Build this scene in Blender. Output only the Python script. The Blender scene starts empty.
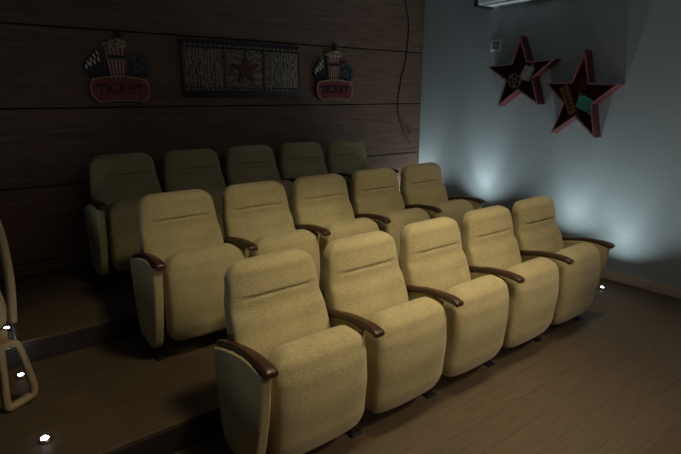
import bpy, bmesh, math, random
from mathutils import Matrix, Vector
random.seed(7)
C = bpy.context.scene.collection
PI = math.pi
FZ = 0.642            # height of an armrest tip above the floor it stands on

# ------------------------------------------------------------------ materials
def new_mat(name):
    m = bpy.data.materials.new(name); m.use_nodes = True
    nt = m.node_tree
    return m, nt, nt.nodes, nt.links, nt.nodes['Principled BSDF']

def flat(name, col, rough=.6, metal=0, emit=None, strength=0, coat=0, var=.12, scale=30):
    m, nt, N, L, b = new_mat(name)
    b.inputs['Roughness'].default_value = rough
    b.inputs['Metallic'].default_value = metal
    b.inputs['Coat Weight'].default_value = coat
    tc = N.new('ShaderNodeTexCoord'); nz = N.new('ShaderNodeTexNoise')
    nz.inputs['Scale'].default_value = scale; nz.inputs['Detail'].default_value = 3
    L.new(tc.outputs['Object'], nz.inputs['Vector'])
    r = N.new('ShaderNodeValToRGB')
    r.color_ramp.elements[0].position = .3; r.color_ramp.elements[1].position = .7
    r.color_ramp.elements[0].color = (*[c*(1-var) for c in col], 1)
    r.color_ramp.elements[1].color = (*[min(1, c*(1+var)) for c in col], 1)
    L.new(nz.outputs['Fac'], r.inputs['Fac']); L.new(r.outputs['Color'], b.inputs['Base Color'])
    if emit:
        b.inputs['Emission Color'].default_value = (*emit, 1)
        b.inputs['Emission Strength'].default_value = strength
    return m

def fabric(name, col):
    m, nt, N, L, b = new_mat(name)
    b.inputs['Roughness'].default_value = .95
    b.inputs['Sheen Weight'].default_value = .25
    b.inputs['Sheen Roughness'].default_value = .5
    b.inputs['Specular IOR Level'].default_value = .15
    tc = N.new('ShaderNodeTexCoord')
    n1 = N.new('ShaderNodeTexNoise'); n1.inputs['Scale'].default_value = 190; n1.inputs['Detail'].default_value = 2
    n2 = N.new('ShaderNodeTexNoise'); n2.inputs['Scale'].default_value = 7
    L.new(tc.outputs['Object'], n1.inputs['Vector']); L.new(tc.outputs['Object'], n2.inputs['Vector'])
    ad = N.new('ShaderNodeMath'); ad.operation = 'MULTIPLY_ADD'
    L.new(n2.outputs['Fac'], ad.inputs[0]); ad.inputs[1].default_value = .25; L.new(n1.outputs['Fac'], ad.inputs[2])
    r = N.new('ShaderNodeValToRGB')
    r.color_ramp.elements[0].position = .42; r.color_ramp.elements[1].position = .82
    r.color_ramp.elements[0].color = (*[c*.72 for c in col], 1)
    r.color_ramp.elements[1].color = (*[min(1, c*1.27) for c in col], 1)
    L.new(ad.outputs[0], r.inputs['Fac']); L.new(r.outputs['Color'], b.inputs['Base Color'])
    bp = N.new('ShaderNodeBump'); bp.inputs['Strength'].default_value = .35; bp.inputs['Distance'].default_value = .004
    L.new(n1.outputs['Fac'], bp.inputs['Height']); L.new(bp.outputs['Normal'], b.inputs['Normal'])
    return m

def wood(name, c1, c2, rough=.5, stretch=(1.2, 1, 22), scale=3, coat=0, plank=None, spec=.5):
    m, nt, N, L, b = new_mat(name)
    b.inputs['Roughness'].default_value = rough; b.inputs['Coat Weight'].default_value = coat
    b.inputs['Specular IOR Level'].default_value = spec
    tc = N.new('ShaderNodeTexCoord'); mp = N.new('ShaderNodeMapping')
    mp.inputs['Scale'].default_value = stretch
    L.new(tc.outputs['Object'], mp.inputs['Vector'])
    nz = N.new('ShaderNodeTexNoise'); nz.inputs['Scale'].default_value = scale
    nz.inputs['Detail'].default_value = 6; nz.inputs['Roughness'].default_value = .65; nz.inputs['Distortion'].default_value = .4
    L.new(mp.outputs['Vector'], nz.inputs['Vector'])
    r = N.new('ShaderNodeValToRGB')
    r.color_ramp.elements[0].position = .32; r.color_ramp.elements[1].position = .68
    r.color_ramp.elements[0].color = (*c1, 1); r.color_ramp.elements[1].color = (*c2, 1)
    L.new(nz.outputs['Fac'], r.inputs['Fac'])
    out = r.outputs['Color']
    if plank:
        br = N.new('ShaderNodeTexBrick')
        br.inputs['Scale'].default_value = 1; br.inputs['Brick Width'].default_value = plank[0]
        br.inputs['Row Height'].default_value = plank[1]; br.inputs['Mortar Size'].default_value = .0025
        br.inputs['Color1'].default_value = (1, 1, 1, 1); br.inputs['Color2'].default_value = (.9, .89, .88, 1)
        br.inputs['Mortar'].default_value = (.7, .68, .66, 1); br.offset = .37
        L.new(tc.outputs['Object'], br.inputs['Vector'])
        mx = N.new('ShaderNodeMix'); mx.data_type = 'RGBA'; mx.blend_type = 'MULTIPLY'
        mx.inputs['Factor'].default_value = 1
        L.new(out, mx.inputs[6]); L.new(br.outputs['Color'], mx.inputs[7]); out = mx.outputs[2]
    L.new(out, b.inputs['Base Color'])
    bp = N.new('ShaderNodeBump'); bp.inputs['Strength'].default_value = .2; bp.inputs['Distance'].default_value = .003
    L.new(nz.outputs['Fac'], bp.inputs['Height']); L.new(bp.outputs['Normal'], b.inputs['Normal'])
    return m

def paint(name, col, rough=.8):
    m, nt, N, L, b = new_mat(name)
    b.inputs['Roughness'].default_value = rough
    tc = N.new('ShaderNodeTexCoord')
    nz = N.new('ShaderNodeTexNoise'); nz.inputs['Scale'].default_value = 90; nz.inputs['Detail'].default_value = 4
    L.new(tc.outputs['Object'], nz.inputs['Vector'])
    r = N.new('ShaderNodeValToRGB')
    r.color_ramp.elements[0].color = (*[c*.86 for c in col], 1); r.color_ramp.elements[1].color = (*[min(1, c*1.1) for c in col], 1)
    r.color_ramp.elements[0].position = .3; r.color_ramp.elements[1].position = .7
    L.new(nz.outputs['Fac'], r.inputs['Fac']); L.new(r.outputs['Color'], b.inputs['Base Color'])
    bp = N.new('ShaderNodeBump'); bp.inputs['Strength'].default_value = .3; bp.inputs['Distance'].default_value = .004
    L.new(nz.outputs['Fac'], bp.inputs['Height']); L.new(bp.outputs['Normal'], b.inputs['Normal'])
    return m

def art(name, c1, c2, scale, kind):
    m, nt, N, L, b = new_mat(name)
    b.inputs['Roughness'].default_value = .6
    tc = N.new('ShaderNodeTexCoord')
    w = N.new('ShaderNodeTexWave'); w.wave_type = 'RINGS' if kind else 'BANDS'
    w.inputs['Scale'].default_value = scale; w.inputs['Distortion'].default_value = 9
    w.inputs['Detail'].default_value = 3; w.inputs['Detail Scale'].default_value = 2.5
    L.new(tc.outputs['Object'], w.inputs['Vector'])
    r = N.new('ShaderNodeValToRGB')
    r.color_ramp.elements[0].position = .35; r.color_ramp.elements[1].position = .6
    r.color_ramp.elements[0].color = (*c1, 1); r.color_ramp.elements[1].color = (*c2, 1)
    L.new(w.outputs['Fac'], r.inputs['Fac']); L.new(r.outputs['Color'], b.inputs['Base Color'])
    return m

FAB = fabric('seat_fabric', (.45, .388, .208))
ARMW = wood('armrest_wood', (.03, .013, .007), (.075, .034, .018), rough=.38, stretch=(14, 1.5, 14), scale=4, coat=.15)
BLACKM = flat('black_metal', (.015, .015, .016), rough=.5, metal=.3)
FLOORM = wood('floor_laminate', (.085, .062, .038), (.125, .092, .057), rough=.6, stretch=(1.3, 16, 16), scale=4, plank=(1.25, .16), spec=.3)
WALLW = wood('wall_panel_wood', (.14, .085, .06), (.25, .16, .115), rough=.5, stretch=(1.1, 1, 17), scale=3.2, spec=.3)
WALLP = paint('blue_grey_paint', (.37, .43, .43))
CEILP = paint('ceiling_paint', (.28, .3, .33))
DARKP = paint('dark_paint', (.06, .05, .05))
GAPM = flat('dark_gap', (.01, .008, .007), rough=.9)
BASEW = wood('baseboard_wood', (.42, .35, .25), (.66, .56, .42), rough=.5, stretch=(10, 1.2, 18), scale=3)
RED = flat('red_lacquer', (.13, .017, .024), rough=.35, coat=.3)
DRED = flat('dark_red_panel', (.16, .012, .02), rough=.5)
RIM = flat('star_rim_metal', (.4, .2, .19), rough=.35, metal=.35)
SRED = flat('ticket_red', (.26, .045, .045), rough=.5)
BLACK = flat('black_print', (.02, .02, .022), rough=.5)
CREAM = flat('cream_print', (.36, .32, .22), rough=.6)
WHITE = flat('white_print', (.7, .7, .66), rough=.5)
TEAL = flat('teal_print', (.1, .5, .42), rough=.5)
GOLD = flat('gold_print', (.32, .23, .1), rough=.5)
GREY = flat('steel_grey', (.13, .16, .17), rough=.4, metal=.3)
PALEF = fabric('pale_upholstery', (.42, .34, .2))
BENT = wood('pale_bentwood', (.3, .22, .12), (.5, .39, .23), rough=.45, stretch=(12, 12, 1.5), scale=4)
PLATE = flat('switch_plate', (.6, .66, .6), rough=.5)
PLASTIC = flat('pale_plastic', (.8, .85, .93), rough=.5)
LED = flat('led_lens', (.9, .95, 1), emit=(.8, .93, 1), strength=28, var=0)
CHROME = flat('brushed_ring', (.4, .42, .42), rough=.3, metal=.9)
ART1 = art('marquee_art_lines', (.1, .08, .06), (.34, .29, .21), 9, 0)
ART2 = art('marquee_art_rings', (.14, .11, .08), (.3, .25, .18), 6, 1)

# ------------------------------------------------------------------ helpers
def link(name, me, mat, parent=None, smooth=None):
    if mat: me.materials.append(mat)
    if smooth:
        for p in me.polygons: p.use_smooth = True
        me.set_sharp_from_angle(angle=math.radians(smooth))
    o = bpy.data.objects.new(name, me); C.objects.link(o)
    if parent: o.parent = parent
    return o

def obj(name, bm, mat, parent=None, smooth=40):
    bmesh.ops.recalc_face_normals(bm, faces=bm.faces[:])
    me = bpy.data.meshes.new(name); bm.to_mesh(me); bm.free()
    return link(name, me, mat, parent, smooth)

def tag(o, label, cat, group=None, kind=None):
    o['label'] = label; o['category'] = cat
    if group: o['group'] = group
    if kind: o['kind'] = kind
    return o

def empty(name, loc, label=None, cat=None, group=None, rot=None):
    o = bpy.data.objects.new(name, None); C.objects.link(o)
    o.empty_display_size = .1; o.location = loc
    if rot is not None: o.rotation_euler = rot
    if label: tag(o, label, cat, group)
    return o

def copy_tree(o, parent=None):
    c = o.copy(); C.objects.link(c); c.parent = parent
    for ch in o.children: copy_tree(ch, c)
    return c

def box(bm, x0, x1, y0, y1, z0, z1, bevel=0):
    r = bmesh.ops.create_cube(bm, size=1)
    vs = r['verts']
    for v in vs:
        v.co = Vector(((x0+x1)/2+v.co.x*(x1-x0), (y0+y1)/2+v.co.y*(y1-y0), (z0+z1)/2+v.co.z*(z1-z0)))
    if bevel:
        es = {e for v in vs for e in v.link_edges}
        bmesh.ops.bevel(bm, geom=list(es), offset=bevel, segments=2, affect='EDGES', profile=.5)
    return bm

def loft(bm, rings, closed_caps=True):
    vr = [[bm.verts.new(p) for p in r] for r in rings]
    n = len(rings[0])
    for a, b in zip(vr, vr[1:]):
        for i in range(n):
            bm.faces.new((a[i], a[(i+1) % n], b[(i+1) % n], b[i]))
    if closed_caps:
        bm.faces.new(vr[0][::-1]); bm.faces.new(vr[-1])
    return bm

def superell(n, a, b, e):
    out = []
    for i in range(n):
        t = 2*PI*i/n
        c, s = math.cos(t), math.sin(t)
        out.append((a*math.copysign(abs(c)**(2/e), c), b*math.copysign(abs(s)**(2/e), s)))
    return out

def interp(tab, x):
    if x <= tab[0][0]: return tab[0][1]
    for (x0, y0), (x1, y1) in zip(tab, tab[1:]):
        if x <= x1:
            t = (x-x0)/(x1-x0); t = t*t*(3-2*t)*.5+t*.5
            return y0+(y1-y0)*t
    return tab[-1][1]

def prism(bm, pts, z0, z1):
    a = [bm.verts.new((x, y, z0)) for x, y in pts]; b = [bm.verts.new((x, y, z1)) for x, y in pts]
    n = len(pts)
    for i in range(n): bm.faces.new((a[i], a[(i+1) % n], b[(i+1) % n], b[i]))
    bm.faces.new(a[::-1]); bm.faces.new(b)
    return bm

def tube(bm, pts, r, n=8):
    pts = [Vector(p) for p in pts]; rings = []
    for i, p in enumerate(pts):
        d = (pts[min(i+1, len(pts)-1)]-pts[max(i-1, 0)]).normalized()
        up = Vector((0, 1, 0)) if abs(d.y) < .9 else Vector((1, 0, 0))
        u = d.cross(up).normalized(); w = d.cross(u)
        rings.append([p+r*(math.cos(2*PI*k/n)*u+math.sin(2*PI*k/n)*w) for k in range(n)])
    return loft(bm, rings)

def smoothpath(pts, k=6):
    out = []; P = [Vector(p) for p in pts]
    for i in range(len(P)-1):
        p0, p1, p2, p3 = P[max(i-1, 0)], P[i], P[i+1], P[min(i+2, len(P)-1)]
        for j in range(k):
            t = j/k
            out.append(.5*((2*p1)+(-p0+p2)*t+(2*p0-5*p1+4*p2-p3)*t*t+(-p0+3*p1-3*p2+p3)*t**3))
    return out+[P[-1]]

# ------------------------------------------------------------------ the room
XW, YB = 3.879, 2.985
XL, YF, ZC = -1.6, -4.6, 2.95
def struct(name, bm, mat, smooth=None):
    o = obj(name, bm, mat, None, smooth); o['kind'] = 'structure'; return o
struct('floor', box(bmesh.new(), XL-.1, XW+.1, YF-.1, .61, -.1, 0), FLOORM)
def platform(name, y0, y1, z):
    bm = bmesh.new()
    box(bm, XL-.1, XW+.1, y0, y1, -.1, z-.0, .004)
    return struct(name, bm, FLOORM)
platform('floor_2', .61, 1.70, .147)
platform('floor_3', 1.70, YB+.05, .292)
for n, y, z0, z1 in (('trim_1', .61, .0, .130), ('trim_2', 1.70, .147, .275)):
    struct(n, box(bmesh.new(), XL, XW, y-.008, y, z0, z1), flat('riser_brown', (.03, .022, .018), rough=.8))
bm = bmesh.new()
box(bm, XL-.1, XW+.12, YB+.012, YB+.1, 0, ZC+.1)
struct('wall_back_core', bm, GAPM).name = 'wall_back'
bm = bmesh.new()
seam0 = .3452+FZ
for k in range(-2, 4):
    z0 = seam0+.6007*k+.006; z1 = seam0+.6007*(k+1)-.006
    z0 = max(z0, .293); z1 = min(z1, ZC)
    if z1 > z0+.01: box(bm, XL, XW-.002, YB, YB+.014, z0, z1, .003)
o = struct('wall_back', bm, WALLW)
struct('wall_right', box(bmesh.new(), XW, XW+.1, YF-.1, YB+.1, 0, ZC+.1), WALLP)
struct('wall_left', box(bmesh.new(), XL-.1, XL, YF-.1, YB+.1, 0, ZC+.1), DARKP)
struct('wall_front', box(bmesh.new(), XL-.1, XW+.1, YF-.1, YF, 0, ZC+.1), DARKP)
struct('ceiling', box(bmesh.new(), XL-.1, XW+.1, YF-.1, YB+.1, ZC, ZC+.1), CEILP)
bm = bmesh.new(); box(bm, XW-.018, XW, YF, .60, 0, .084, .003)
struct('baseboard_right', bm, BASEW)

# ------------------------------------------------------------------ cinema seats
HALF = .245
def backrest_bm():
    bm = bmesh.new(); rings = []; n = 56
    top, bot = .945, .40
    zs = [bot+(.765-bot)*i/20 for i in range(20)]
    zs += [.765+.04*i/16 for i in range(16)]
    zs += [.805+(top-.805)*(1-(1-i/26)**2.0) for i in range(27)]
    wtab = [(.40, .250), (.52, .260), (.62, .261), (.74, .250), (.86, .237), (.955, .230)]
    ytab = [(.40, .300), (.55, .325), (.66, .362), (.75, .398), (.80, .405), (.90, .428), (.955, .450)]
    for z in zs:
        d = top-z
        w = interp(wtab, z); yf = interp(ytab, z); th = .125 if z < .7 else .125-.035*(z-.7)/.262
        r = .085
        if d < r: w -= r-math.sqrt(max(0, r*r-(r-d)**2))
        r2 = .038
        sh = 0
        if d < r2: sh = r2-math.sqrt(max(0, r2*r2-(r2-d)**2))
        if z < bot+.03: sh = max(sh, .012)
        ht = max(.002, th/2-sh); w = max(w, .02)
        ring = []
        for (x, y) in superell(n, w, ht, 4.6):
            Y = yf+th/2+y
            front = max(0, -y/ht) if ht > .004 else 0
            # crown of the padding and the stitched seam below the headrest
            cx = 1-(x/w)**2
            if front > .3:
                Y += .014*(1-cx)*-1*front if z < .72 else 0       # lumbar wings come forward
                Y -= .012*cx*front if z > .8 else .008*cx*front
                s = math.exp(-((z-(.778+.014*cx))/.008)**2)
                Y += .0055*s*front*min(1, max(0, (.80-abs(x)/w)*4))
            ring.append((.272+x, Y, z))
        rings.append(ring)
    return loft(bm, rings)

def cushion_bm():
    bm = bmesh.new(); rings = []; n = 56
    top, bot = .655, .108
    m = 40
    for i in range(m+1):
        t = .5-.5*math.cos(PI*i/m)
        z = bot+(top-bot)*t
        w = interp([(bot, .245), (.25, .252), (.42, .252), (.55, .247), (top, .232)], z)
        yf = interp([(bot, .090), (.22, .052), (.40, .034), (.52, .038), (.59, .052), (top, .075)], z)
        yb = interp([(bot, .20), (.3, .205), (.5, .205), (top, .195)], z)
        d1, d0 = top-z, z-bot
        r = .095
        if d1 < r: w -= 1.0*(r-math.sqrt(max(0, r*r-(r-d1)**2)))
        r = .07
        if d0 < r: w -= r-math.sqrt(max(0, r*r-(r-d0)**2))
        ht = (yb-yf)/2; cy = (yb+yf)/2; sh = 0
        if d1 < .055: sh = .055-math.sqrt(max(0, .055**2-(.055-d1)**2))
        if d0 < .035: sh = .035-math.sqrt(max(0, .035**2-(.035-d0)**2))
        ht = max(.01, ht-sh)
        rings.append([(.293+x, cy+y-(.010*(1-(x/w)**2) if y < 0 else 0), z) for x, y in superell(n, w, ht, 5)])
    return loft(bm, rings)

def arm_bm():
    bm = bmesh.new(); rings = []
    ztab = [(0, -.002), (.04, .009), (.12, .012), (.22, .005), (.34, -.018), (.44, -.045), (.50, -.070)]
    ys = [.0, .003, .008, .016, .03, .06, .1, .15, .2, .25, .3, .35, .4, .44, .47, .49, .5]
    for y in ys:
        z = FZ+interp(ztab, y)
        a = interp([(0, .0295), (.1, .0275), (.3, .020), (.5, .017)], y); b = .0165
        if y < .016: q = math.sqrt(1-((.016-y)/.016)**2)*.45+.55; b *= q; a *= (.86+.14*q)
        if y > .47: a *= .9
        rings.append([(x, y, z-.010+zz) for x, zz in superell(24, a, b, 3.4)])
    return loft(bm, rings)

def panel_bm(thick=1):
    pts = [(.028, .622), (.12, .634), (.22, .627), (.34, .602), (.44, .572), (.492, .548), (.49, .48), (.470, .32),
           (.448, .18), (.425, .115), (.39, .088), (.30, .078), (.20, .080), (.155, .095), (.128, .14), (.088, .26), (.055, .40), (.034, .53)]
    sp = [tuple(v)[:2] for v in smoothpath([(a, b, 0) for a, b in pts+[pts[0]]], 3)][:-1]
    cy = sum(p[0] for p in sp)/len(sp); cz = sum(p[1] for p in sp)/len(sp)
    bm = bmesh.new(); rings = []
    for x, s in ((-.027, .93), (-.0265, .955), (-.024, .98), (-.018, .997), (-.010, 1), (.010, 1), (.018, .997), (.024, .98), (.0265, .955), (.027, .93)):
        rings.append([(x*thick, cy+(a-cy)*(1-(1-s)*1.0), cz+(b-cz)*(1-(1-s)*.35)) for a, b in sp])
    return loft(bm, rings)

def leg_bm():
    bm = bmesh.new()
    box(bm, -.018, .018, .20, .36, .012, .16, .004)
    return bm
def foot_bm():
    bm = bmesh.new()
    box(bm, -.034, .034, .155, .42, 0, .014, .005)
    box(bm, -.026, .026, .175, .40, .012, .026, .005)
    return bm

def add_stand(root, x, thin=False, protos={}):
    """side panel with its leg, foot and wooden armrest"""
    if not protos:
        for k, f, m in (('armrest', arm_bm, ARMW), ('side_panel', panel_bm, FAB), ('leg', leg_bm, BLACKM), ('foot', foot_bm, BLACKM)):
            bm = f(); bmesh.ops.recalc_face_normals(bm, faces=bm.faces[:])
            me = bpy.data.meshes.new(k); bm.to_mesh(me); bm.free(); me.materials.append(m)
            for p in me.polygons: p.use_smooth = True
            me.set_sharp_from_angle(angle=math.radians(45)); protos[k] = me
    out = {}
    for k in ('armrest', 'side_panel', 'leg'):
        if k == 'side_panel' and thin:
            o = obj('side_panel', panel_bm(.38), FAB, root, 45); o.location = (x, .095, 0); o.scale = (1, .78, .975); out[k] = o; continue
        o = bpy.data.objects.new(k, protos[k]); C.objects.link(o); o.parent = root; o.location = (x, 0, 0); out[k] = o
    f = bpy.data.objects.new('foot', protos['foot']); C.objects.link(f); f.parent = out['leg']
    out['armrest']['label'] = 'polished dark red-brown wooden armrest'

seat0 = empty('cinema_seat', (0, 0, 0))
b_ = obj('backrest', backrest_bm(), FAB, seat0, 50)
c_ = obj('seat_cushion', cushion_bm(), FAB, seat0, 50)
add_stand(seat0, 0, True)
bm = bmesh.new(); box(bm, .03, .53, .27, .31, .20, .235, .004); box(bm, .03, .53, .33, .36, .36, .40, .004)
hb = obj('hinge_bar', bm, BLACKM, seat0); hb['label'] = 'black steel hinge bar behind the cushion'

place = ['leftmost', 'second from left', 'middle', 'fourth from left', 'rightmost']
rows = [((-.025, 0, 0), 'beige tip-up cinema seat, {} in the brightly lit front row', 'front row cinema seats'),
        ((-.0762, 1.1024, .147), 'beige tip-up cinema seat, {} in the middle row on the step', 'middle row cinema seats'),
        ((-.1104, 2.1649, .2925), 'dim tip-up cinema seat, {} in the shadowed back row by the wood wall', 'back row cinema seats')]
first = True
for (lx, ly, lz), fmt, grp in rows:
    for k in range(5):
        s = seat0 if first else copy_tree(seat0)
        first = False
        s.location = (lx+.56*k, ly, lz)
        tag(s, fmt.format(place[k]), 'seat', grp)
for s in [o for o in list(C.objects) if o.get('category') == 'seat' and 'rightmost' in o['label']]:
    add_stand(s, .575)
for s in [o for o in list(C.objects) if o.get('category') == 'seat' and 'leftmost' in o['label']]:
    pm = next(o.data for o in C.objects if o.name.startswith('side_panel') and o.parent and 'rightmost' in o.parent['label'] and o.location.x > .5)
    for ch in s.children:
        if ch.name.startswith('side_panel'): ch.data = pm; ch.location = (-.016, 0, 0); ch.scale = (1, 1, 1)
        elif ch.name.startswith('armrest'): ch.location.x = -.004

# ------------------------------------------------------------------ step lights
RLED = [(3.59, .381, .0), (3.59, .87, .147), (3.59, 1.94, .292), (3.59, 2.86, .292), (3.59, -.62, 0), (3.59, -1.5, 0)]  # last one is added out of view to brighten the blue wall
LLED = [(-.751, .864, .147), (-.773, 1.567, .147), (-.787, 1.95, .292), (-.75, .12, 0)]  # last one is added out of view to light the seat side panels
led_lab = {0: 'tiny white step light on the floor at the right end of the front row',
           1: 'small step light by the blue wall behind the front row end seat',
           2: 'small step light by the blue wall on the back platform behind the middle row',
           3: 'small step light in the far corner where wood and blue walls meet'}
ll_lab = ['bright white step light nearest the camera at bottom left',
          'white step light seen through the looped chair leg', 'white step light under the edge of the pale bentwood chair',
          'added unseen fill light on the low floor left of the front row']
def led(loc, label, power, aim, lens_r=.013, spread=60, blend=.8, col=(.82, .94, 1), wide=0):
    t = empty('step_light', loc, label, 'floor light', 'aisle step lights')
    bm = bmesh.new(); r = []
    for rad, z in ((.026, 0), (.026, .005), (.022, .009), (.016, .010), (.015, .006)):
        r.append([(rad*math.cos(2*PI*k/20), rad*math.sin(2*PI*k/20), z) for k in range(20)])
    obj('bezel', loft(bm, r), CHROME, t)
    bm = bmesh.new(); bmesh.ops.create_uvsphere(bm, u_segments=16, v_segments=8, radius=lens_r)
    for v in bm.verts: v.co.z = max(0, v.co.z)*.7+.006
    le = obj('lens', bm, LED, t); le['label'] = 'glowing white lens'
    ld = bpy.data.lights.new('step_light_beam', 'SPOT'); ld.energy = power; ld.color = col
    ld.spot_size = math.radians(spread); ld.spot_blend = blend; ld.shadow_soft_size = .012
    lo = bpy.data.objects.new('step_light_beam', ld); C.objects.link(lo)
    lo.location = (loc[0], loc[1], loc[2]+.03)
    lo.rotation_euler = (-Vector(aim)).to_track_quat('Z', 'Y').to_euler()
    if wide:
        l2 = ld.copy(); l2.energy = wide; l2.spot_size = math.radians(132)
        o2 = bpy.data.objects.new('step_light_glow', l2); C.objects.link(o2); o2.location = lo.location
        o2.rotation_euler = (-Vector((-.08, 0, 1))).to_track_quat('Z', 'Y').to_euler()
led_lab[5] = 'added unseen fill light by the blue wall nearest the camera, right of the picture'
led_lab[4] = 'small step light on the floor by the baseboard, right of the picture'
for i, l in enumerate(RLED):
    led(l, led_lab[i], [7, 7, 12, 10, 4, 4][i], (.38, 0, 1), spread=46, blend=1, wide=[19, 18, 23, 18, 23, 24][i])
for i, l in enumerate(LLED):
    led(l, ll_lab[i], [2.6, 2, 4, 4.5][i], (.1, 0, 1), spread=125, blend=1, lens_r=.018 if i == 0 else .014)

# ------------------------------------------------------------------ wall art on the blue wall
def wallmat_right(y, z, roll=0, x=XW):
    m = Matrix(((0, 0, -1, x), (-1, 0, 0, y), (0, 1, 0, z), (0, 0, 0, 1)))
    return m @ Matrix.Rotation(roll, 4, 'Z')
def wallmat_back(x, z, roll=0, y=YB):
    m = Matrix(((1, 0, 0, x), (0, 0, -1, y), (0, 1, 0, z), (0, 0, 0, 1)))
    return m @ Matrix.Rotation(roll, 4, 'Z')
def starpts(R, q=.40, n=5, off=PI/2):
    return [((R if i % 2 == 0 else R*q)*math.cos(off+PI*i/n), (R if i % 2 == 0 else R*q)*math.sin(off+PI*i/n)) for i in range(2*n)]
def ringprism(bm, outer, inner, z0, z1):
    n = len(outer)
    V = [[bm.verts.new((x, y, z)) for x, y in L] for L, z in ((outer, z0), (outer, z1), (inner, z1), (inner, z0))]
    for a in range(4):
        A, B = V[a], V[(a+1) % 4]
        for i in range(n): bm.faces.new((A[i], A[(i+1) % n], B[(i+1) % n], B[i]))
    return bm
def rot(pts, a, cx=0, cy=0):
    c, s = math.cos(a), math.sin(a)
    return [(cx+x*c-y*s, cy+x*s+y*c) for x, y in pts]
def rect(w, h, a=0, cx=0, cy=0): return rot([(-w/2, -h/2), (w/2, -h/2), (w/2, h/2), (-w/2, h/2)], a, cx, cy)
def disc(r, cx, cy, n=28): return [(cx+r*math.cos(2*PI*i/n), cy+r*math.sin(2*PI*i/n)) for i in range(n)]

def star(y, z, roll, R, label, items, sx=1, sy=1):
    t = empty('star_decoration', (0, 0, 0), label, 'wall decoration'); t.matrix_world = wallmat_right(y, z, roll) @ Matrix.Diagonal((sx, sy, 1, 1))
    D = .12
    bm = bmesh.new(); ringprism(bm, starpts(R), starpts(R*.97), 0.001, D)
    fr = obj('frame', bm, RED, t, None)
    bm = bmesh.new(); ringprism(bm, starpts(R*1.0), starpts(R*.90), D-.004, D+.006)
    ri = obj('rim', bm, RIM, fr, None); ri['label'] = 'thin pinkish metal rim of the star'
    bm = bmesh.new(); prism(bm, starpts(R*.965), .002, .02)
    obj('back_panel', bm, DRED, t, None)
    bm = bmesh.new(); ringprism(bm, starpts(R*.62, .42), starpts(R*.55, .42), .02, .05)
    obj('inner_star', bm, RED, t, None)
    items(t)
    return t
def film_reel(t, cx, cy, r, z0, z1, mat, hole=BLACK):
    bm = bmesh.new(); prism(bm, disc(r, cx, cy), z0, z1); o = obj('film_reel', bm, mat, t, 40)
    o['label'] = 'round film reel with dark holes'
    bm = bmesh.new()
    for k in range(5):
        a = 2*PI*k/5+.3
        prism(bm, disc(r*.24, cx+r*.58*math.cos(a), cy+r*.58*math.sin(a), 14), z1, z1+.003)
    prism(bm, disc(r*.14, cx, cy, 12), z1, z1+.003)
    obj('reel_holes', bm, hole, o, 40)
    return o
def items1(t):
    film_reel(t, -.07, -.055, .078, .07, .085, flat('reel_tan', (.42, .3, .24)))
    bm = bmesh.new(); prism(bm, rect(.12, .15, -.35, .06, .015), .06, .08)
    o = obj('clapperboard', bm, WHITE, t, None); o['label'] = 'pale clapperboard'
    bm = bmesh.new(); prism(bm, rect(.04, .15, -.45, .005, .07), .08, .09); obj('clapper_arm', bm, BLACK, o, None)
    bm = bmesh.new(); prism(bm, [(.085, .05), (.15, .11), (.13, .13), (.10, .11)], .05, .07); obj('megaphone', bm, CREAM, t, None)
    bm = bmesh.new(); prism(bm, rect(.22, .045, .75, -.12, -.19), .03, .045); obj('film_strip', bm, GOLD, t, None)
def items2(t):
    bm = bmesh.new(); prism(bm, rect(.08, .27, .55, -.13, -.02), .06, .075)
    o = obj('film_strip', bm, GOLD, t, None); o['label'] = 'yellow film strip'
    bm = bmesh.new()
    for k in range(6):
        c, s = math.cos(.55), math.sin(.55)
        v = (k-2.5)*.038
        prism(bm, rect(.035, .022, .55, -.13-s*v, -.02+c*v), .075, .078)
    obj('film_frames', bm, DRED, o, None)
    bm = bmesh.new(); prism(bm, rect(.15, .11, -.3, .055, -.045), .065, .09)
    o = obj('camera_body', bm, TEAL, t, None); o['label'] = 'teal movie camera'
    bm = bmesh.new(); prism(bm, rect(.10, .014, -.3, .03, .03), .07, .085); obj('camera_top', bm, GREY, o, None)
    bm = bmesh.new(); prism(bm, disc(.035, .12, -.10), .05, .07); obj('lens_disc', bm, WHITE, t, None)
    bm = bmesh.new(); prism(bm, disc(.055, .0, .11), .05, .065); obj('reel_disc', bm, RED, t, 40)
    bm = bmesh.new(); prism(bm, rect(.14, .05, .3, -.07, -.15), .03, .045); obj('ticket_stub', bm, SRED, t, None)
star(1.545, 1.888, math.radians(3), .40, 'red star-shaped wall box with film reel, left of the two stars', items1, 1, .93)
star(.905, 1.665, math.radians(-2), .40, 'red star-shaped wall box with teal camera, right of the two stars', items2, .91, 1.06)

# small wall plate
t = empty('wall_switch', (0, 0, 0), 'small square pale switch plate on blue wall above the left star', 'switch')
t.matrix_world = wallmat_right(1.925, 2.201)
bm = bmesh.new(); box(bm, -.07, .07, -.058, .058, .001, .012, .004); obj('plate', bm, PLATE, t)
bm = bmesh.new(); ringprism(bm, rect(.066, .07), rect(.036, .04), .012, .016); o = obj('rocker_frame', bm, GREY, t, None)
# high bulkhead
t = empty('air_conditioner', (XW, 1.6, 2.585), 'pale wall box high on blue wall, cut by the top edge', 'air conditioner')
bm = bmesh.new(); box(bm, -.27, -.001, -.35, .40, 0, .364, .012); obj('body', bm, PLASTIC, t)
bm = bmesh.new(); box(bm, -.25, -.001, .40, .46, -.012, .25, .006); obj('dark_end', bm, BLACK, t)  # plain black block at the far end of the box
bm = bmesh.new(); box(bm, -.25, -.19, -.30, .36, -.004, .002); obj('air_slot', bm, GREY, t)

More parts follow.
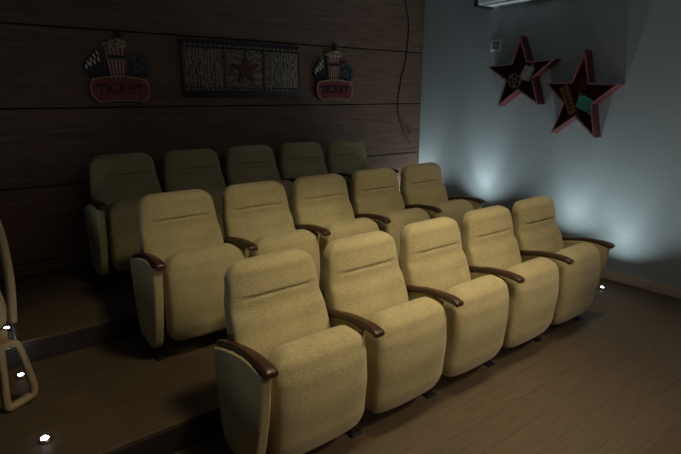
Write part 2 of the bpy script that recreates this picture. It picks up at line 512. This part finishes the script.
# ------------------------------------------------------------------ wall art on the wood wall
def textmesh(txt, size, depth):
    cu = bpy.data.curves.new('t', 'FONT'); cu.body = txt; cu.size = size; cu.extrude = depth
    cu.align_x = 'CENTER'; cu.align_y = 'CENTER'; cu.offset = .002
    to = bpy.data.objects.new('t', cu); C.objects.link(to)
    bpy.context.view_layer.update()
    me = bpy.data.meshes.new_from_object(to.evaluated_get(bpy.context.evaluated_depsgraph_get()))
    bpy.data.objects.remove(to); return me
def ticket_sign(x, z, s, label, roll=0):
    t = empty('ticket_sign', (0, 0, 0), label, 'sign'); t.matrix_world = wallmat_back(x, z, roll) @ Matrix.Scale(s, 4)
    # origin at centre of the sign, about .5 wide and .55 high
    out = []
    for i in range(21):                                     # ticket body: arched top and bottom, notched ends
        u = -1+2*i/20; out.append((u*.232, -.055+.03*(1-u*u)))
    right = [(.238, -.075), (.250, -.09), (.250, -.19), (.238, -.205), (.205, -.245)]
    bot = [(u*.205, -.262+.022*(1-u*u)) for u in [1-2*i/16 for i in range(1, 16)]]
    left = [(-x_, y_) for x_, y_ in right[::-1]]
    body = out+right+bot+left
    bm = bmesh.new(); prism(bm, body, .03, .055); bo = obj('ticket_board', bm, SRED, t, None); bo['label'] = 'red ticket-shaped board'
    bm = bmesh.new(); ringprism(bm, [(a*1.0, -.155+(b+.155)*1.0) for a, b in body], [(a*.95, -.155+(b+.155)*.9) for a, b in body], .055, .062)
    obj('ticket_border', bm, flat('border_cream', (.5, .28, .2)), bo, None)
    me = textmesh('TICKET', .118, .003)
    for v in me.vertices: v.co.y += -.155+.05*(1-(v.co.x/.22)**2)*.35; v.co.z += .059
    lt = link('ticket_lettering', me, BLACK, bo); lt['label'] = 'dark word TICKET'
    for i in range(13):
        u = -1+2*i/12
        for yy in (-.078+.03*(1-u*u), -.238+.022*(1-u*u)):
            bm = bmesh.new(); bmesh.ops.create_uvsphere(bm, u_segments=8, v_segments=5, radius=.0075,
                matrix=Matrix.Translation((u*.205, yy, .062))); obj('bulb', bm, CREAM, bo)
    # popcorn box
    bm = bmesh.new(); prism(bm, [(-.065, -.06), (.06, -.06), (.078, .215), (-.092, .215)], .01, .045)
    pb = obj('popcorn_box', bm, flat('box_cream', (.55, .48, .36)), t, None); pb['label'] = 'striped popcorn box'
    bm = bmesh.new()
    for k in range(5):
        a0 = -.057+k*.0255; a1 = a0+.012; b0 = -.083+k*.036; b1 = b0+.017
        prism(bm, [(a0, -.05), (a1, -.05), ((a1*.45+b1*.55), .115), ((a0*.45+b0*.55), .115)], .045, .049)
        prism(bm, [((a0*.25+b0*.75), .15), ((a1*.25+b1*.75), .15), (b1-.003, .212), (b0-.003, .212)], .045, .049)
    obj('red_stripes', bm, SRED, pb, None)
    bm = bmesh.new(); prism(bm, [(-.078, .118), (.068, .118), (.071, .148), (-.082, .148)], .045, .05); obj('box_band', bm, BLACK, pb, None)
    random.seed(3)
    bm = bmesh.new()
    for k in range(46):
        u = random.uniform(-.1, .088); v = .22+random.uniform(0, .062)*(1-(u/.12)**2)
        bmesh.ops.create_icosphere(bm, subdivisions=1, radius=random.uniform(.012, .019), matrix=Matrix.Translation((u, v, random.uniform(.02, .045))))
    pc = obj('popcorn', bm, flat('popcorn_yellow', (.5, .45, .27)), pb, 60); pc['kind'] = 'stuff'
    bm = bmesh.new(); prism(bm, disc(.034, .03, .33), .0, .012); prism(bm, disc(.014, .03, .33, 12), .012, .018)
    hk = obj('wall_hook', bm, flat('hook_brown', (.05, .015, .012)), t, 40); hk['label'] = 'dark round hook above the popcorn'
    # clapperboard, tilted left
    a = .55
    bm = bmesh.new(); prism(bm, rect(.15, .12, a, -.165, .0), .012, .03); cb = obj('clapperboard', bm, BLACK, t, None)
    bm = bmesh.new(); prism(bm, rect(.165, .034, a, -.205, .075), .014, .034); ca = obj('clapper_arm', bm, BLACK, cb, None)
    bm = bmesh.new(); prism(bm, rect(.165, .034, a+.28, -.20, .118), .014, .034); obj('clapper_arm', bm, BLACK, cb, None)
    bm = bmesh.new()
    for (cx, cy, aa) in ((-.205, .075, a), (-.20, .118, a+.28)):
        for k in range(4):
            q = -.06+k*.04; c, s_ = math.cos(aa), math.sin(aa)
            prism(bm, rot([(-.012, -.017), (.004, -.017), (.016, .017), (0, .017)], aa, cx+c*q, cy+s_*q), .034, .037)
    obj('white_chevrons', bm, WHITE, cb, None)
    # film reel, right
    bm = bmesh.new(); prism(bm, disc(.112, .175, .045, 36), .012, .03); fr = obj('film_reel', bm, flat('reel_slate', (.07, .085, .09)), t, 40)
    bm = bmesh.new()
    for k in range(6):
        b = 2*PI*k/6+.4; prism(bm, disc(.025, .175+.068*math.cos(b), .045+.068*math.sin(b), 14), .03, .033)
    prism(bm, disc(.014, .175, .045, 12), .03, .033)
    obj('reel_holes', bm, BLACK, fr, 40)
    return t
ticket_sign(.288, 1.862, .92, 'popcorn and film reel sign reading TICKET, left of the marquee picture')
ticket_sign(2.485, 1.875, .95, 'popcorn and film reel sign reading TICKET, right of the marquee picture')

# marquee picture
mx0, mx1, mz0, mz1 = .825, 2.05, 1.672, 2.165
t = empty('marquee_picture', (0, 0, 0), 'wide dark marquee picture with bulb rows and a red star in its middle', 'picture')
t.matrix_world = wallmat_back((mx0+mx1)/2, (mz0+mz1)/2)
W, H = mx1-mx0, mz1-mz0
bm = bmesh.new(); box(bm, -W/2, W/2, -H/2, H/2, .001, .03, .004); obj('board', bm, flat('marquee_board', (.045, .035, .05)), t)
bm = bmesh.new(); ringprism(bm, rect(W, .405, 0, 0, .01), rect(W-.035, .37, 0, 0, .01), .03, .045); obj('border', bm, flat('border_brown', (.13, .1, .07)), t, None)
for i, (cx, w, m) in enumerate(((-.405, .37, ART1), (0, .40, ART2), (.405, .37, ART1))):
    bm = bmesh.new(); box(bm, cx-w/2, cx+w/2, -.165, .175, .03, .038, .002); obj('art_panel', bm, m, t)
bm = bmesh.new(); prism(bm, rot(starpts(.15), 0, 0, 0), .038, .055); o = obj('star_emblem', bm, flat('emblem_red', (.12, .04, .035)), t, None); o['label'] = 'dark red star in the centre'
for cx in (-.205, .205):
    bm = bmesh.new(); box(bm, cx-.02, cx+.02, -.17, .18, .038, .05, .003); cl = obj('divider', bm, flat('divider_brown', (.16, .12, .08)), t)
    for k in range(9):
        b2 = bmesh.new(); bmesh.ops.create_uvsphere(b2, u_segments=8, v_segments=5, radius=.010, matrix=Matrix.Translation((cx, -.15+k*.039, .052)))
        obj('bulb', b2, CREAM, cl)
for k in range(26):
    for zz in (-.18, .198):
        b2 = bmesh.new(); bmesh.ops.create_uvsphere(b2, u_segments=8, v_segments=5, radius=.011, matrix=Matrix.Translation((-W/2+.03+k*(W-.06)/25, zz, .047)))
        obj('bulb', b2, CREAM, t)

# hanging cable
cab = [(3.545, 2.973, ZC-.002), (3.535, 2.972, 2.753), (3.606, 2.975, 2.488), (3.575, 2.975, 2.095), (3.503, 2.975, 1.852), (3.467, 2.975, 1.526), (3.563, 2.972, 1.272), (3.694, 2.965, 1.094)]
bm = bmesh.new(); tube(bm, smoothpath(cab, 8), .0055)
tag(obj('cable', bm, flat('cable_black', (.012, .011, .012)), None, 60), 'thin black cable hanging down the wood wall by the corner', 'cable')

# ------------------------------------------------------------------ bentwood chair at the left edge
t = empty('lounge_chair', (-.86, 1.22, .147), 'pale bentwood chair with a looped leg, cut off by the left edge', 'chair', rot=(0, 0, math.radians(15)))
def band(pts, wid, th, name, mat, y=0, closed=False, par=None):
    """flat strip following pts (x, z), wid along the picture-side normal, th along y"""
    P = [Vector((a, 0, b)) for a, b in pts]
    n = len(P); rings = []
    for i, p in enumerate(P):
        q0 = P[(i-1) % n] if closed or i else P[i]; q1 = P[(i+1) % n] if closed or i < n-1 else P[i]
        d = (q1-q0).normalized(); nn = Vector((d.z, 0, -d.x))
        rings.append([p+nn*(x)+Vector((0, y+yy, 0)) for x, yy in superell(12, wid/2, th/2, 3)])
    bm = bmesh.new()
    if closed:
        vr = [[bm.verts.new(v) for v in r] for r in rings]
        for i in range(n):
            A, B = vr[i], vr[(i+1) % n]
            for k in range(12): bm.faces.new((A[k], A[(k+1) % 12], B[(k+1) % 12], B[k]))
    else: loft(bm, rings)
    return obj(name, bm, mat, par or t, 50)
def P2(pts): return [(x+.86, z+FZ-.147) for x, z in pts]
def sm(pts, k=6, close=False):
    q = [(a, b, 0) for a, b in pts]
    return [(v[0], v[1]) for v in smoothpath(q+[q[0]] if close else q, k)][:(-1 if close else None)]
side = P2([(-.85, .72), (-.79, .56), (-.764, .43), (-.757, .30), (-.757, .17), (-.766, .06), (-.776, -.035)])
loop = P2([(-.845, -.150), (-.80, -.142), (-.775, -.158), (-.758, -.235), (-.744, -.33), (-.735, -.405), (-.742, -.450), (-.775, -.464), (-.82, -.474), (-.855, -.476), (-.864, -.455), (-.860, -.36), (-.853, -.24), (-.850, -.17)])
for yy in (0, .46):
    band(sm(side), .036, .05, 'arm_frame', BENT, yy)
    lp = band(sm(loop, 5, True), .036, .045, 'leg', BENT, yy, True)
    bm = bmesh.new(); box(bm, .075, .09, yy-.01, yy+.01, .335, .47, .003); obj('leg_bracket', bm, CHROME, lp)
    lp2 = band([(a-.52, b) for a, b in sm(loop, 5, True)], .022, .045, 'leg', BENT, yy, True)
bm = bmesh.new()
prism(bm, P2([(-1.36, .0), (-1.36, .09), (-.86, .17), (-.805, .165), (-.782, .03), (-.79, -.03), (-.835, -.06)]), -.44, .0)
for v in bm.verts: v.co = Vector((v.co.x, -v.co.z, v.co.y))
bmesh.ops.bevel(bm, geom=bm.edges[:], offset=.012, segments=2, affect='EDGES')
obj('seat_pad', bm, PALEF, t)
bm = bmesh.new(); box(bm, -.53, -.45, .0, .44, .5, 1.0, .03); obj('backrest', bm, PALEF, t)
bm = bmesh.new()
box(bm, -.50, .06, .01, .04, .352, .425, .004); obj('seat_rail', bm, BENT, t)
bm = bmesh.new(); box(bm, -.50, .06, .42, .45, .352, .425, .004); obj('seat_rail', bm, BENT, t)

# ------------------------------------------------------------------ light
def spot(loc, target, power, size, blend, col, soft=.12):
    l = bpy.data.lights.new('added_row_spot', 'SPOT'); l.energy = power; l.spot_size = math.radians(size); l.spot_blend = blend  # unseen spots added for the front two rows, cones shaped to miss the back
    l.color = col; l.shadow_soft_size = soft
    o = bpy.data.objects.new('added_row_spot', l); C.objects.link(o); o.location = loc
    o.rotation_euler = (Vector(loc)-Vector(target)).to_track_quat('Z', 'Y').to_euler()
WARM = (1, .82, .53)
spot((1.8, -1.9, 2.85), (1.2, .05, .35), 135, 52, .7, WARM, .2)
spot((2.1, -.3, 2.9), (2.0, .55, .3), 75, 72, .45, WARM, .2)
spot((.6, -.3, 2.9), (.45, .55, .3), 95, 72, .45, WARM, .2)
a = bpy.data.lights.new('added_room_fill', 'AREA'); a.energy = 18; a.color = (1, .76, .70); a.size = 2.5; a.size_y = 1.5; a.shape = 'RECTANGLE'  # unseen area light added to raise the overall brightness
ao = bpy.data.objects.new('added_room_fill', a); C.objects.link(ao); ao.location = (1.2, -2.8, 2.9)

w = bpy.data.worlds.new('world'); bpy.context.scene.world = w; w.use_nodes = True
w.node_tree.nodes['Background'].inputs['Color'].default_value = (.02, .02, .025, 1)

# ------------------------------------------------------------------ camera
cam = bpy.data.cameras.new('camera'); cam.sensor_width = 36; cam.lens = 500.83/681*36; cam.clip_start = .02
co = bpy.data.objects.new('camera', cam); C.objects.link(co)
r_, u_, f_ = (.79255354, -.60980121, .00117051), (.15443433, .20257317, .967013), (.58992281, .76622881, -.25472432)
co.matrix_world = Matrix(((r_[0], u_[0], -f_[0], -.8819), (r_[1], u_[1], -f_[1], -1.5406), (r_[2], u_[2], -f_[2], 1.0465+FZ), (0, 0, 0, 1)))
sc = bpy.context.scene; sc.camera = co
sc.view_settings.view_transform = 'Standard'; sc.view_settings.look = 'None'; sc.view_settings.gamma = 1
sc.view_settings.use_curve_mapping = False; sc.view_settings.exposure = 0
